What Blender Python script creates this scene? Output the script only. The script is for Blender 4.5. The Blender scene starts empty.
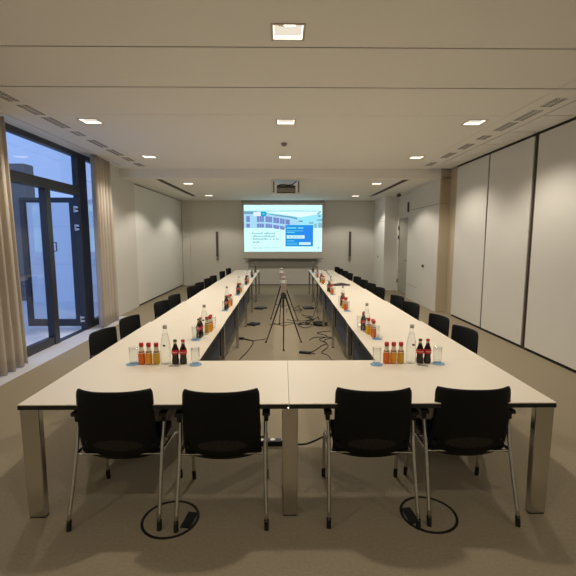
import bpy, bmesh, math, random
from mathutils import Vector, Matrix
random.seed(7)
S = bpy.context.scene
C = S.collection
PI = math.pi

# ------------------------------------------------------------------ camera, world, exposure
F = 410.0
PITCH = math.atan(50.0/F)
YAW = math.atan(5.0/F*math.cos(PITCH))
cam_d = bpy.data.cameras.new('camera')
cam_d.sensor_fit = 'HORIZONTAL'; cam_d.sensor_width = 36.0; cam_d.lens = 36.0*F/576.0
cam_d.clip_start = 0.05; cam_d.clip_end = 200
cam = bpy.data.objects.new('camera', cam_d); C.objects.link(cam)
cam.location = (0, 0, 1.73)
cam.rotation_euler = (PI/2 - PITCH, 0, -YAW)
S.camera = cam
S.view_settings.view_transform = 'Standard'
S.view_settings.look = 'None'
S.view_settings.gamma = 1.0
S.view_settings.use_curve_mapping = False
S.view_settings.exposure = 0.74

W = bpy.data.worlds.new('world'); S.world = W; W.use_nodes = True
bg = W.node_tree.nodes['Background']
bg.inputs['Color'].default_value = (0.255, 0.40, 0.80, 1)
bg.inputs['Strength'].default_value = 0.78

LIGHT_COL = (1.0, 0.91, 0.795)
LIGHT_W = 62.0
NEAR_Z, FAR_Z = 3.27, 3.07
BEAM_Y = 9.47
WALL_Y = 15.1
near_lamps = [(x, y) for y in (-1.5, 0.9, 3.3, 5.7, 8.1) for x in (-2.55, 0.04, 2.57)]
far_lamps = [(-2.35, 10.45), (2.33, 10.4), (-2.35, 13.3), (2.33, 13.4)]
def spot(x, y, z, w, size=136, blend=0.55):
    d = bpy.data.lights.new('downlight_lamp', 'SPOT'); d.energy = w; d.color = LIGHT_COL
    d.spot_size = math.radians(size); d.spot_blend = blend; d.shadow_soft_size = 0.06
    o = bpy.data.objects.new('downlight_lamp', d); C.objects.link(o); o.location = (x, y, z - 0.005)
for x, y in near_lamps:
    spot(x, y, NEAR_Z, LIGHT_W * (0.35 if y < 0 else 0.30 if y < 2 else 0.15 if y < 4 and abs(x) > 1 else 1.0))
for x, y in far_lamps:
    spot(x, y, FAR_Z, LIGHT_W*0.70, 130, 0.3)

# ------------------------------------------------------------------ materials
def lin(c):
    return tuple((v/255/12.92 if v/255 <= 0.04045 else ((v/255+0.055)/1.055)**2.4) for v in c) + (1.0,)
def mat(name, rgb, rough=0.6, metal=0.0, spec=0.5, noise=0.0, nscale=20.0, bump=0.0, bscale=200.0, linear=False):
    m = bpy.data.materials.new(name); m.use_nodes = True
    nt = m.node_tree; b = nt.nodes['Principled BSDF']
    c = (*rgb, 1.0) if linear else lin(rgb)
    b.inputs['Base Color'].default_value = c
    b.inputs['Roughness'].default_value = rough
    b.inputs['Metallic'].default_value = metal
    b.inputs['Specular IOR Level'].default_value = spec
    if noise or bump:
        tc = nt.nodes.new('ShaderNodeTexCoord')
        if noise:
            n = nt.nodes.new('ShaderNodeTexNoise'); n.inputs['Scale'].default_value = nscale; n.inputs['Detail'].default_value = 5
            nt.links.new(tc.outputs['Object'], n.inputs['Vector'])
            mx = nt.nodes.new('ShaderNodeMix'); mx.data_type = 'RGBA'
            mx.inputs['A'].default_value = tuple(v*(1-noise) for v in c[:3]) + (1,)
            mx.inputs['B'].default_value = tuple(min(1, v*(1+noise)) for v in c[:3]) + (1,)
            nt.links.new(n.outputs['Fac'], mx.inputs['Factor'])
            nt.links.new(mx.outputs['Result'], b.inputs['Base Color'])
        if bump:
            n2 = nt.nodes.new('ShaderNodeTexNoise'); n2.inputs['Scale'].default_value = bscale
            nt.links.new(tc.outputs['Object'], n2.inputs['Vector'])
            bp = nt.nodes.new('ShaderNodeBump'); bp.inputs['Strength'].default_value = bump; bp.inputs['Distance'].default_value = 0.004
            nt.links.new(n2.outputs['Fac'], bp.inputs['Height']); nt.links.new(bp.outputs['Normal'], b.inputs['Normal'])
    return m
def emis(name, rgb, strength=1.0, linear=False):
    m = bpy.data.materials.new(name); m.use_nodes = True
    nt = m.node_tree; nt.nodes.clear()
    e = nt.nodes.new('ShaderNodeEmission'); o = nt.nodes.new('ShaderNodeOutputMaterial')
    e.inputs['Color'].default_value = (*rgb, 1) if linear else lin(rgb)
    e.inputs['Strength'].default_value = strength
    nt.links.new(e.outputs[0], o.inputs[0])
    return m
def glass(name, tint=(0.93, 0.95, 0.95), ior=1.5, rough=0.0, base=0.0):
    m = bpy.data.materials.new(name); m.use_nodes = True
    nt = m.node_tree; nt.nodes.clear()
    t = nt.nodes.new('ShaderNodeBsdfTransparent'); t.inputs['Color'].default_value = (*tint, 1)
    g = nt.nodes.new('ShaderNodeBsdfGlossy'); g.inputs['Roughness'].default_value = rough
    lw = nt.nodes.new('ShaderNodeLayerWeight'); lw.inputs['Blend'].default_value = 0.5
    pw = nt.nodes.new('ShaderNodeMath'); pw.operation = 'POWER'; pw.inputs[1].default_value = 4.0
    nt.links.new(lw.outputs['Facing'], pw.inputs[0])
    f0 = ((ior-1)/(ior+1))**2
    f = nt.nodes.new('ShaderNodeMath'); f.operation = 'MULTIPLY_ADD'; f.inputs[1].default_value = (1-f0)*0.8; f.inputs[2].default_value = f0
    nt.links.new(pw.outputs[0], f.inputs[0])
    mx = nt.nodes.new('ShaderNodeMixShader'); o = nt.nodes.new('ShaderNodeOutputMaterial')
    nt.links.new(f.outputs[0], mx.inputs[0]); nt.links.new(t.outputs[0], mx.inputs[1]); nt.links.new(g.outputs[0], mx.inputs[2])
    nt.links.new(mx.outputs[0], o.inputs[0])
    return m

M = {}
M['carpet'] = mat('carpet', (144, 132, 108), 0.9, noise=0.22, nscale=55, bump=0.5, bscale=350)
# fine mottling and large soft wear on top of the carpet
M['ceiling'] = mat('ceiling_paint', (240, 237, 229), 0.85, spec=0.2)
M['ceiling_strip'] = mat('ceiling_strip', (241, 239, 233), 0.8, spec=0.2)
M['wall'] = mat('wall_paint', (222, 219, 210), 0.8, noise=0.02, nscale=3, spec=0.2)
M['panel'] = mat('partition_panel', (222, 219, 209), 0.55, spec=0.3)
M['panel_light'] = mat('partition_panel_light', (238, 236, 228), 0.55, spec=0.3)
M['pillar'] = mat('pillar_paint', (188, 174, 148), 0.7, spec=0.2)
M['gap'] = mat('dark_gap', (38, 34, 30), 0.8)
M['brown_profile'] = mat('brown_profile', (92, 80, 66), 0.5)
M['frame'] = mat('anthracite_frame', (46, 48, 56), 0.4)
M['sill'] = mat('pale_stone_sill', (200, 200, 206), 0.6, noise=0.05)
M['table'] = mat('white_laminate', (234, 224, 205), 0.38, spec=0.4)
M['edge'] = mat('black_edge', (20, 19, 20), 0.5)
M['chrome'] = mat('chrome', (205, 203, 198), 0.16, metal=1.0)
M['brushed'] = mat('brushed_steel', (205, 202, 196), 0.24, metal=1.0)
M['modesty'] = mat('modesty_fabric', (58, 62, 74), 0.85)
M['black'] = mat('black_plastic', (16, 16, 17), 0.5)
M['blackfab'] = mat('black_fabric', (13, 13, 14), 0.8, spec=0.25, bump=0.3, bscale=500)
M['rubber'] = mat('rubber', (10, 10, 10), 0.7)
M['curtain'] = mat('curtain_cloth', (198, 187, 172), 0.9, spec=0.1, noise=0.05, nscale=30, bump=0.2, bscale=500)
M['white_plastic'] = mat('white_plastic', (225, 222, 214), 0.4)
M['grey_plastic'] = mat('grey_plastic', (140, 135, 125), 0.5)
M['taupe'] = mat('taupe_plastic', (158, 142, 126), 0.55)
M['darkgrey'] = mat('dark_grey', (70, 67, 62), 0.6)
M['reflector'] = mat('lamp_reflector', (240, 236, 228), 0.35)
M['lampframe'] = mat('lamp_frame', (196, 190, 178), 0.5)
M['bulb'] = emis('bulb', (255, 236, 205), 8.0)
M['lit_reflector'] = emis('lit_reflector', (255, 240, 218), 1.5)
M['slot_grey'] = mat('slot_grey', (128, 122, 110), 0.8)
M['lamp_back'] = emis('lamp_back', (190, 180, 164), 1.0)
M['vent_dark'] = mat('vent_dark', (70, 65, 57), 0.8)
M['orange'] = mat('orange_juice', (228, 104, 14), 0.2)
M['amber'] = mat('amber_juice', (236, 160, 10), 0.2)
M['yellow'] = mat('yellow_juice', (214, 168, 40), 0.2)
M['cola'] = mat('cola', (34, 12, 8), 0.12)
M['redcap'] = mat('red_cap', (196, 30, 26), 0.35)
M['greencap'] = mat('green_cap', (40, 84, 44), 0.35)
M['redlabel'] = mat('red_label', (198, 26, 34), 0.5)
M['paper'] = mat('label_paper', (226, 214, 190), 0.6)
M['greenlabel'] = mat('green_band', (150, 84, 48), 0.6)
M['glass'] = glass('clear_glass', (0.985, 0.99, 0.985), 1.35)
M['wglass'] = glass('water_glass', (0.965, 0.975, 0.97), 1.35)
M['neckglass'] = glass('neck_glass', (0.62, 0.56, 0.48), 1.45)
M['pane'] = glass('window_pane', (0.985, 0.99, 0.99), 1.45)
M['lightcap'] = mat('light_cap', (176, 172, 162), 0.4)
M['coaster'] = mat('coaster_blue', (112, 160, 196), 0.5)
M['steel'] = mat('steel', (150, 148, 145), 0.25, metal=1.0)
M['screen_cloth'] = mat('screen_cloth', (214, 208, 196), 0.8)
M['screen_casing'] = mat('screen_casing', (150, 152, 150), 0.6)
M['purple'] = mat('dark_purple_cloth', (52, 34, 42), 0.8)
M['ext_wall'] = mat('outside_wall', (245, 247, 250), 0.8)
M['ext_joint'] = mat('outside_joint', (235, 238, 242), 0.8)
M['ext_dark'] = mat('outside_dark', (120, 118, 116), 0.8)
M['terrace'] = mat('terrace_slabs', (226, 228, 232), 0.7, noise=0.05, nscale=4)
M['reflection_glow'] = emis('reflection_glow', (158, 158, 104), 0.55)
M['grey_strip'] = mat('grey_wall_strip', (146, 143, 134), 0.7)
M['door_paint'] = mat('door_paint', (176, 172, 158), 0.55)

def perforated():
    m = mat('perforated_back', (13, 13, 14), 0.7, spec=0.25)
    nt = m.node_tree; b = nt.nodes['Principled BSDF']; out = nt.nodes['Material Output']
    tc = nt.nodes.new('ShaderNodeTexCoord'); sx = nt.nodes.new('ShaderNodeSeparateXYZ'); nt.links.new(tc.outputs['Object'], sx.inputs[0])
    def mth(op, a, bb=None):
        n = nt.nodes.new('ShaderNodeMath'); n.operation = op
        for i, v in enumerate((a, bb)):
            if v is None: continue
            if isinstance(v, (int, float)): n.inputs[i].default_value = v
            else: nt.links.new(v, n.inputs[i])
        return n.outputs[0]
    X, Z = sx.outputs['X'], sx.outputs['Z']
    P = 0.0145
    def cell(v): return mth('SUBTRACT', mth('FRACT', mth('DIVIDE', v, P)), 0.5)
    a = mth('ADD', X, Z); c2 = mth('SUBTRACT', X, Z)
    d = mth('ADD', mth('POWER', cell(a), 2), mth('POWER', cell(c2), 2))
    painted_hole = mth('LESS_THAN', d, 0.05)
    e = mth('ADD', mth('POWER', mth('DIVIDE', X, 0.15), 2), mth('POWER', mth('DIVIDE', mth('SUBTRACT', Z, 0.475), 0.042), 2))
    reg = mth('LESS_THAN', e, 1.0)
    fac = mth('MULTIPLY', painted_hole, reg)
    t = nt.nodes.new('ShaderNodeBsdfDiffuse'); t.inputs['Color'].default_value = (0.16, 0.14, 0.11, 1); mx = nt.nodes.new('ShaderNodeMixShader')  # pale dots paint in the lit surface seen through the perforation
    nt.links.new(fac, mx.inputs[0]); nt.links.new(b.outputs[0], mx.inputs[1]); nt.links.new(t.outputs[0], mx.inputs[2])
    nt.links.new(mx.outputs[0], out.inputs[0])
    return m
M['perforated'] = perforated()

# ------------------------------------------------------------------ helpers
def nb(): return bmesh.new()
def box(bm, x0, x1, y0, y1, z0, z1):
    v = [bm.verts.new((x, y, z)) for x in (x0, x1) for y in (y0, y1) for z in (z0, z1)]
    for f in ((0,1,3,2),(4,6,7,5),(0,4,5,1),(2,3,7,6),(0,2,6,4),(1,5,7,3)):
        bm.faces.new([v[i] for i in f])
    return v
def quad(bm, pts): bm.faces.new([bm.verts.new(p) for p in pts])
def lathe(bm, prof, seg=20, c=(0, 0, 0), cap0=True, cap1=True):
    rings = []
    for r, z in prof:
        rings.append([bm.verts.new((c[0]+r*math.cos(2*PI*k/seg), c[1]+r*math.sin(2*PI*k/seg), c[2]+z)) for k in range(seg)])
    for a, b in zip(rings, rings[1:]):
        for k in range(seg):
            bm.faces.new((a[k], a[(k+1) % seg], b[(k+1) % seg], b[k]))
    if cap0: bm.faces.new(rings[0][::-1])
    if cap1: bm.faces.new(rings[-1])
def smooth_path(pts, n=6):
    P = [Vector(p) for p in pts]
    if len(P) < 3: return P
    out = []
    for i in range(len(P)-1):
        p0 = P[max(i-1, 0)]; p1 = P[i]; p2 = P[i+1]; p3 = P[min(i+2, len(P)-1)]
        for k in range(n):
            t = k/n
            out.append(0.5*((2*p1)+(p2-p0)*t+(2*p0-5*p1+4*p2-p3)*t*t+(-p0+3*p1-3*p2+p3)*t*t*t))
    out.append(P[-1]); return out
def tube(bm, pts, r, seg=8, smooth=0):
    P = smooth_path(pts, smooth) if smooth else [Vector(p) for p in pts]
    rs = r if isinstance(r, (list, tuple)) else [r]*len(P)
    rings = []; prev = None
    for i, p in enumerate(P):
        t = (P[min(i+1, len(P)-1)] - P[max(i-1, 0)]).normalized()
        if prev is None:
            a = Vector((0, 0, 1)) if abs(t.z) < 0.9 else Vector((1, 0, 0))
            n = t.cross(a).normalized()
        else:
            n = (prev - t*prev.dot(t)).normalized()
        prev = n; b = t.cross(n)
        rings.append([bm.verts.new(p + (n*math.cos(2*PI*k/seg) + b*math.sin(2*PI*k/seg))*rs[i]) for k in range(seg)])
    for a, b in zip(rings, rings[1:]):
        for k in range(seg): bm.faces.new((a[k], a[(k+1) % seg], b[(k+1) % seg], b[k]))
    bm.faces.new(rings[0][::-1]); bm.faces.new(rings[-1])
def obj(name, bm, m, parent=None, smooth=False, bevel=0.0, segs=2, solid=0.0, offset=0.0):
    bmesh.ops.recalc_face_normals(bm, faces=bm.faces[:])
    me = bpy.data.meshes.new(name); bm.to_mesh(me); bm.free()
    if smooth:
        for p in me.polygons: p.use_smooth = True
    me.materials.append(m)
    o = bpy.data.objects.new(name, me); C.objects.link(o)
    if parent: o.parent = parent
    if solid:
        s = o.modifiers.new('solid', 'SOLIDIFY'); s.thickness = solid; s.offset = offset
    if bevel:
        b = o.modifiers.new('bevel', 'BEVEL'); b.width = bevel; b.segments = segs; b.limit_method = 'ANGLE'
    return o
def bobj(name, m, parent, *boxes, **kw):
    bm = nb()
    for b in boxes: box(bm, *b)
    return obj(name, bm, m, parent, **kw)
def tag(o, label, cat, group=None):
    o['label'] = label; o['category'] = cat
    if group: o['group'] = group
    return o
def thing(name, label, cat, loc=(0, 0, 0), rz=0.0, group=None):
    o = bpy.data.objects.new(name, None); C.objects.link(o); o.empty_display_size = 0.1
    o.location = loc; o.rotation_euler = (0, 0, rz)
    return tag(o, label, cat, group)
def struct(o): o['kind'] = 'structure'; return o
def sroot(name):
    o = bpy.data.objects.new(name, None); C.objects.link(o); return struct(o)
def dup(root, loc, rz, label, group=None):
    r = root.copy(); C.objects.link(r); r.location = loc; r.rotation_euler = (0, 0, rz); r['label'] = label
    if group: r['group'] = group
    for ch in list(root.children):
        c = ch.copy(); C.objects.link(c); c.parent = r
        for g in list(ch.children):
            d = g.copy(); C.objects.link(d); d.parent = c
    return r
def grid_sheet(name, xs, ys, z, holes, m, solid=0.02, parent=None):
    """flat sheet with rectangular holes; holes = (x0,x1,y0,y1)"""
    X = sorted(set(xs + [h[0] for h in holes] + [h[1] for h in holes]))
    Y = sorted(set(ys + [h[2] for h in holes] + [h[3] for h in holes]))
    bm = nb(); vs = {}
    def v(i, j):
        if (i, j) not in vs: vs[i, j] = bm.verts.new((X[i], Y[j], z))
        return vs[i, j]
    for i in range(len(X)-1):
        for j in range(len(Y)-1):
            cx, cy = (X[i]+X[i+1])/2, (Y[j]+Y[j+1])/2
            if any(h[0] < cx < h[1] and h[2] < cy < h[3] for h in holes): continue
            bm.faces.new((v(i, j), v(i, j+1), v(i+1, j+1), v(i+1, j)))
    bmesh.ops.recalc_face_normals(bm, faces=bm.faces[:])
    # make sure the sheet faces down, so that the thickness goes up
    if bm.faces and (bm.faces.ensure_lookup_table() or bm.faces[0].normal.z > 0):
        bmesh.ops.reverse_faces(bm, faces=bm.faces[:])
    me = bpy.data.meshes.new(name); bm.to_mesh(me); bm.free(); me.materials.append(m)
    o = bpy.data.objects.new(name, me); C.objects.link(o)
    s = o.modifiers.new('solid', 'SOLIDIFY'); s.thickness = solid; s.offset = -1
    if parent: o.parent = parent
    return o

# ------------------------------------------------------------------ setting: floor and ceiling
BACK = -2.6
WR = 3.90
struct(bobj('floor', M['carpet'], None, (-3.72, WR, BACK, WALL_Y, -0.1, 0.0)))
HL = 0.115
def lh(p): return (p[0]-HL, p[0]+HL, p[1]-HL, p[1]+HL)
ceil = sroot('ceiling')
bands = [(BACK, 1.1), (1.112, 3.54), (3.562, 4.435), (4.462, 5.393), (5.4, BEAM_Y)]
for y0, y1 in bands:
    hs = [lh(p) for p in near_lamps if y0 < p[1] < y1]
    for x0, x1 in ((-3.30, -2.863), (-2.856, 2.856), (2.863, 3.29)):
        hh = [h for h in hs if x0 < h[0] < x1]
        grid_sheet('ceiling_panel', [x0, x1], [y0, y1], NEAR_Z, hh, M['ceiling'], parent=ceil)
bobj('ceiling_slab', M['gap'], ceil, (-3.9, WR+.05, BACK, BEAM_Y, NEAR_Z+0.2, NEAR_Z+0.3))
grid_sheet('ceiling_edge_strip', [-3.72, -3.305], [BACK, BEAM_Y], NEAR_Z, [], M['ceiling_strip'], parent=ceil)
y = BACK
while y < BEAM_Y - 0.1:
    y2 = min(y + 0.80, BEAM_Y)
    grid_sheet('ceiling_edge_strip', [3.312, 3.745], [y, y2-0.028], NEAR_Z, [], M['ceiling_strip'], parent=ceil); y = y2
grid_sheet('ceiling_edge_strip', [3.80, WR], [BACK, BEAM_Y], NEAR_Z, [], M['ceiling_strip'], parent=ceil)
# lower ceiling at the far end, with the step facing the viewer
fh = [lh(p) for p in far_lamps]
slots = [(-2.95, -2.79, 9.7, 13.6), (2.79, 2.95, 9.7, 13.6)]
grid_sheet('ceiling_lower_panel', [-3.70, 3.9], [BEAM_Y, WALL_Y], FAR_Z, fh + slots, M['ceiling'], parent=ceil)
bobj('ceiling_step', M['ceiling'], ceil, (-3.70, 3.58, BEAM_Y, BEAM_Y+0.02, FAR_Z+0.02, NEAR_Z+0.2))
bobj('ceiling_slot_box', M['slot_grey'], ceil, *[(s[0]-.02, s[1]+.02, s[2], s[3], FAR_Z+0.05, FAR_Z+0.07) for s in slots])
bobj('ceiling_slab', M['gap'], ceil, (-3.9, WR+.05, BEAM_Y+.02, WALL_Y, FAR_Z+0.22, FAR_Z+0.3))
# track of the curtain, in the left ceiling strip
struct(bobj('trim_1', M['white_plastic'], None, (-3.47, -3.44, 3.2, 8.95, NEAR_Z-0.012, NEAR_Z)))

# ------------------------------------------------------------------ setting: walls
struct(bobj('wall_far', M['wall'], None, (-3.9, 4.05, WALL_Y, WALL_Y+0.12, 0, 3.4)))
struct(bobj('wall_back', M['wall'], None, (-3.9, 4.05, BACK-0.12, BACK, 0, 3.5)))
# left wall: solid behind the viewer, window bay, solid pier, recessed partition
struct(bobj('wall_left', M['wall'], None, (-3.82, -3.68, BACK, 3.05, 0, 3.45)))
struct(bobj('wall_left_pier', M['wall'], None, (-3.82, -3.66, 9.02, 10.35, 0, 3.45)))
lp = sroot('wall_left_partition')
bobj('panel', M['panel_light'], lp, (-3.74, -3.665, 10.36, 15.09, 0.045, 3.045))
bobj('track_gap', M['gap'], lp, (-3.80, -3.70, 10.36, 15.09, 0, 3.3))
struct(bobj('trim_2', M['gap'], None, (-3.668, -3.655, 15.06, 15.10, 0.04, 3.05)))
# faint vertical pier in the far left corner
struct(bobj('trim_3', M['wall'], None, (-3.655, -3.38, 15.04, 15.10, 0, 3.07)))
# right: folding partition
wr = sroot('wall_right')
bobj('dark_backing', M['brown_profile'], wr, (3.86, 4.0, BACK, 9.02, 0, 3.45))
bobj('end_wall', M['pillar'], wr, (3.80, 4.0, 9.02, BEAM_Y, 0, 3.45))
bobj('track', M['gap'], wr, (3.752, 3.86, BACK, 9.02, 3.235, 3.30))
edges = [9.02, 7.62, 6.23, 4.84, 3.44, 2.04, 0.64, -0.76, -2.6]
for a, b in zip(edges, edges[1:]):
    g = 0.022 if b != 6.23 and a != 6.23 else 0.03
    bobj('partition_panel', M['panel'], wr, (3.75, 3.83, b+(0.055 if b == 6.23 else 0.024), a-(0.055 if a == 6.23 else 0.024), 0.045, 3.235), bevel=0.003)
bobj('profile', M['brown_profile'], wr, *[(3.765, 3.86, e-0.07, e+0.07, 0.02, 3.235) for e in edges[1:-1]])
bobj('seal', M['gap'], wr, *[(3.757, 3.77, e-0.006, e+0.006, 0.02, 3.235) for e in edges[1:-1]])
struct(bobj('baseboard_right', M['gap'], None, (3.765, 3.86, BACK, 9.02, 0.0, 0.02)))
# big pier / service block on the right
blk = sroot('wall_right_block')
BX = 3.585
bobj('block_front', M['pillar'], blk, (BX, 4.0, BEAM_Y, BEAM_Y+0.05, 0, NEAR_Z), bevel=0.004)
bobj('block_side', M['wall'], blk, (BX, BX+0.1, BEAM_Y+0.05, 11.85, 0, 2.505), (BX, BX+0.1, BEAM_Y+0.05, 11.85, 2.515, 3.2),
     (BX+.01, 4.0, 11.75, 11.85, 0, 3.2))
bobj('joint', M['vent_dark'], blk, (BX+0.004, BX+0.02, BEAM_Y+0.05, 11.85, 2.50, 2.52), (BX+0.0, BX+0.02, 10.9, 11.84, 0.40, 0.408),
     (BX+.01, 4.0, BEAM_Y-.002, BEAM_Y+.01, 2.508, 2.514))
# recess with door
struct(bobj('wall_right_recess', M['wall'], None, (3.75, 3.9, 11.85, 12.22, 0, 3.2), (3.75, 3.9, 13.36, 13.5, 0, 3.2), (3.75, 3.9, 12.22, 13.36, 2.40, 3.2)))
d2 = sroot('door_2')
bobj('door_frame', M['white_plastic'], d2, (3.735, 3.80, 12.22, 12.27, 0, 2.40), (3.735, 3.80, 13.30, 13.36, 0, 2.40), (3.735, 3.80, 12.27, 13.30, 2.35, 2.40))
lf = bobj('door_leaf', M['door_paint'], d2, (3.76, 3.80, 12.275, 13.295, 0.01, 2.345))
bm = nb(); tube(bm, [(3.76, 12.38, 1.05), (3.70, 12.38, 1.05), (3.70, 12.50, 1.05)], 0.01); box(bm, 3.752, 3.762, 12.36, 12.40, 0.93, 1.10)
obj('door_handle', bm, M['steel'], lf)
for z in (0.35, 1.75, 2.05):
    bobj('hinge', M['darkgrey'], d2, (3.715, 3.74, 13.28, 13.32, z-0.06, z+0.06))
# second block up to the far wall
struct(bobj('wall_right_far_block', M['ceiling_strip'], None, (3.32, 3.9, 13.5, WALL_Y, 0, FAR_Z), bevel=0.004))
struct(bobj('trim_4', M['vent_dark'], None, (3.318, 3.33, 13.52, WALL_Y, 2.28, 2.285)))
struct(bobj('baseboard_far', M['gap'], None, (-3.3, 3.30, WALL_Y-0.006, WALL_Y, 0.0, 0.025)))
struct(bobj('trim_5', M['vent_dark'], None, (-1.27, -1.26, WALL_Y-0.004, WALL_Y, 0.02, 1.0), (1.27, 1.28, WALL_Y-0.004, WALL_Y, 0.02, 1.0)))

# ------------------------------------------------------------------ window bay and door, left
WX = -3.72
win = sroot('window_1')
Y0, YD0, YD1, Y3 = 3.05, 6.72, 7.62, 9.02
fr = bobj('window_frame', M['frame'], win,
     (WX-0.10, WX, Y0, Y3, 3.185, 3.27),          # head
     (WX-0.10, WX+.01, Y0, YD1+.3, 2.50, 2.66),      # transom
     (WX-0.10, WX, Y0, YD0, 0.0, 0.13),          # bottom rail of fixed light
     (WX-0.10, WX, Y0, Y0+0.08, 0.0, 3.27),
     (WX-0.10, WX+.012, YD0-0.14, YD0, 0.0, 2.50),
     (WX-0.10, WX+.012, 7.66, 7.98, 0.0, 3.185),
     (WX-0.10, WX, 7.98, Y3, 0.0, 0.14),
     (WX-0.10, WX, Y3-0.08, Y3, 0.0, 3.27), bevel=0.004)
bobj('window_sill', M['frame'], win, (WX-0.10, WX, YD0, 7.66, 0.0, 0.02))
bobj('window_pane', M['pane'], win, (WX-0.055, WX-0.045, Y0+.08, YD0-.14, 0.13, 2.50))
bobj('window_pane', M['pane'], win, (WX-0.055, WX-0.045, Y0+.08, 7.66, 2.66, 3.185))
bobj('window_pane', M['pane'], win, (WX-0.055, WX-0.045, 7.98, Y3-.08, 0.14, 3.185))
d1 = sroot('door_1')
# leaf swung fully outward, hinged on the far post
LY = 7.74; LX1, LX0 = -3.86, -4.86
bobj('door_frame', M['frame'], d1, (LX0, LX0+0.09, LY, LY+0.06, 0.06, 2.47), (LX1-0.09, LX1, LY, LY+0.06, 0.06, 2.47),
     (LX0+.09, LX1-.09, LY, LY+0.06, 2.38, 2.47), (LX0+.09, LX1-.09, LY, LY+0.06, 0.06, 0.19))
bobj('window_pane', M['pane'], d1, (LX0+.09, LX1-.09, LY+.025, LY+.035, 0.19, 2.38))
for z in (2.25, 1.92, 0.22):
    h = nb(); lathe(h, [(0.018, -0.06), (0.018, 0.06)], 12, (WX-0.09+.02, 7.62, z)); box(h, WX-.06, WX+.0, 7.60, 7.665, z-.05, z-.015); box(h, WX-.06, WX+0, 7.60, 7.665, z+.015, z+.05)
    obj('hinge', h, M['brushed'], d1)
h = nb(); tube(h, [(WX+.012, 6.70, 1.52), (WX+.06, 6.70, 1.52), (WX+.06, 6.70, 1.66), (WX+.012, 6.70, 1.66)], 0.010)
obj('door_handle', h, M['darkgrey'], d1)
struct(bobj('trim_6', M['sill'], None, (-3.72, -3.33, 3.05, 9.02, 0.0, 0.004)))
# reveal behind the curtain
struct(bobj('wall_left_reveal', M['wall'], None, (-3.82, -3.66, 9.0, 9.02, 0, 3.27)))

# ------------------------------------------------------------------ outside
struct(bobj('ground', M['terrace'], None, (-30, -3.82, -8, 40, -0.12, -0.02)))
ow = thing('terrace_wall', 'pale blue-grey panelled terrace wall beyond the open glass door', 'wall', (-5.0, 11.3, -0.02))
bobj('wall_panel', M['ext_wall'], ow, (-1.9, 1.18, 0, 0.3, 0, 2.78))
bobj('joint', M['ext_joint'], ow, (-1.9, 1.18, -0.004, 0, 1.02, 1.045), (-1.9, 1.18, -0.004, 0, 2.05, 2.07))
ob = thing('neighbouring_building', 'neighbouring building wing with an added dim glowing pane, left of the terrace wall', 'building', (-10.0, 11.5, -0.02))
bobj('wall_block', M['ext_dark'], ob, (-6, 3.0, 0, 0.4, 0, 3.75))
bobj('reflection_glow', M['reflection_glow'], ob, (0.6, 2.35, -0.02, 0, 0.35, 2.75))  # added glowing pane, stands in for the yellowish reflection in the window
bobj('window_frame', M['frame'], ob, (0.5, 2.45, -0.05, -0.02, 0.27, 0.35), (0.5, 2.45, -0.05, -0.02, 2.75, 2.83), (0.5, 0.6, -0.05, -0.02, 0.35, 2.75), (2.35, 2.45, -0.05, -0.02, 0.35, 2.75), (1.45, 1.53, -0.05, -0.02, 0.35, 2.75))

# ------------------------------------------------------------------ curtains
def curtain(y0, y1, x, amp, wl, label, seed):
    rnd = random.Random(seed)
    bm = nb(); n = int((y1-y0)/wl*12); nz = 14
    ph = [rnd.uniform(-.5, .5) for _ in range(40)]
    rows = []
    for j in range(nz+1):
        t = j/nz; z = 0.012 + (NEAR_Z-0.015-0.012)*t
        row = []
        for i in range(n+1):
            u = i/n; y = y0 + (y1-y0)*u
            w = (y-y0)/wl; k = int(w) % 40
            a = amp*(0.75+0.25*math.sin(7*w+seed)) * (1.0 - 0.25*t)
            xx = x + a*math.cos(2*PI*w + ph[k]*0.0 + 0.35*math.sin(1.7*w)) + 0.012*math.sin(5*u*PI)*(1-t)
            yy = y + (0.02 + 0.06*(y1 < 7))*(1-t)*(u-0.5)*2 + 0.25*wl*math.sin(4*PI*w)*0.25
            row.append(bm.verts.new((xx, yy, z)))
        rows.append(row)
    for a, b in zip(rows, rows[1:]):
        for i in range(n): bm.faces.new((a[i], a[i+1], b[i+1], b[i]))
    o = obj('curtain', bm, M['curtain'], None, smooth=True, solid=0.004)
    return tag(o, label, 'curtain', None)
curtain(3.25, 5.47, -3.54, 0.062, 0.16, 'beige floor-length curtain hanging at the left edge of the picture, nearer of two', 1)
curtain(7.78, 8.56, -3.52, 0.085, 0.15, 'beige floor-length curtain gathered beyond the glass door, next to the left wall', 2)

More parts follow.
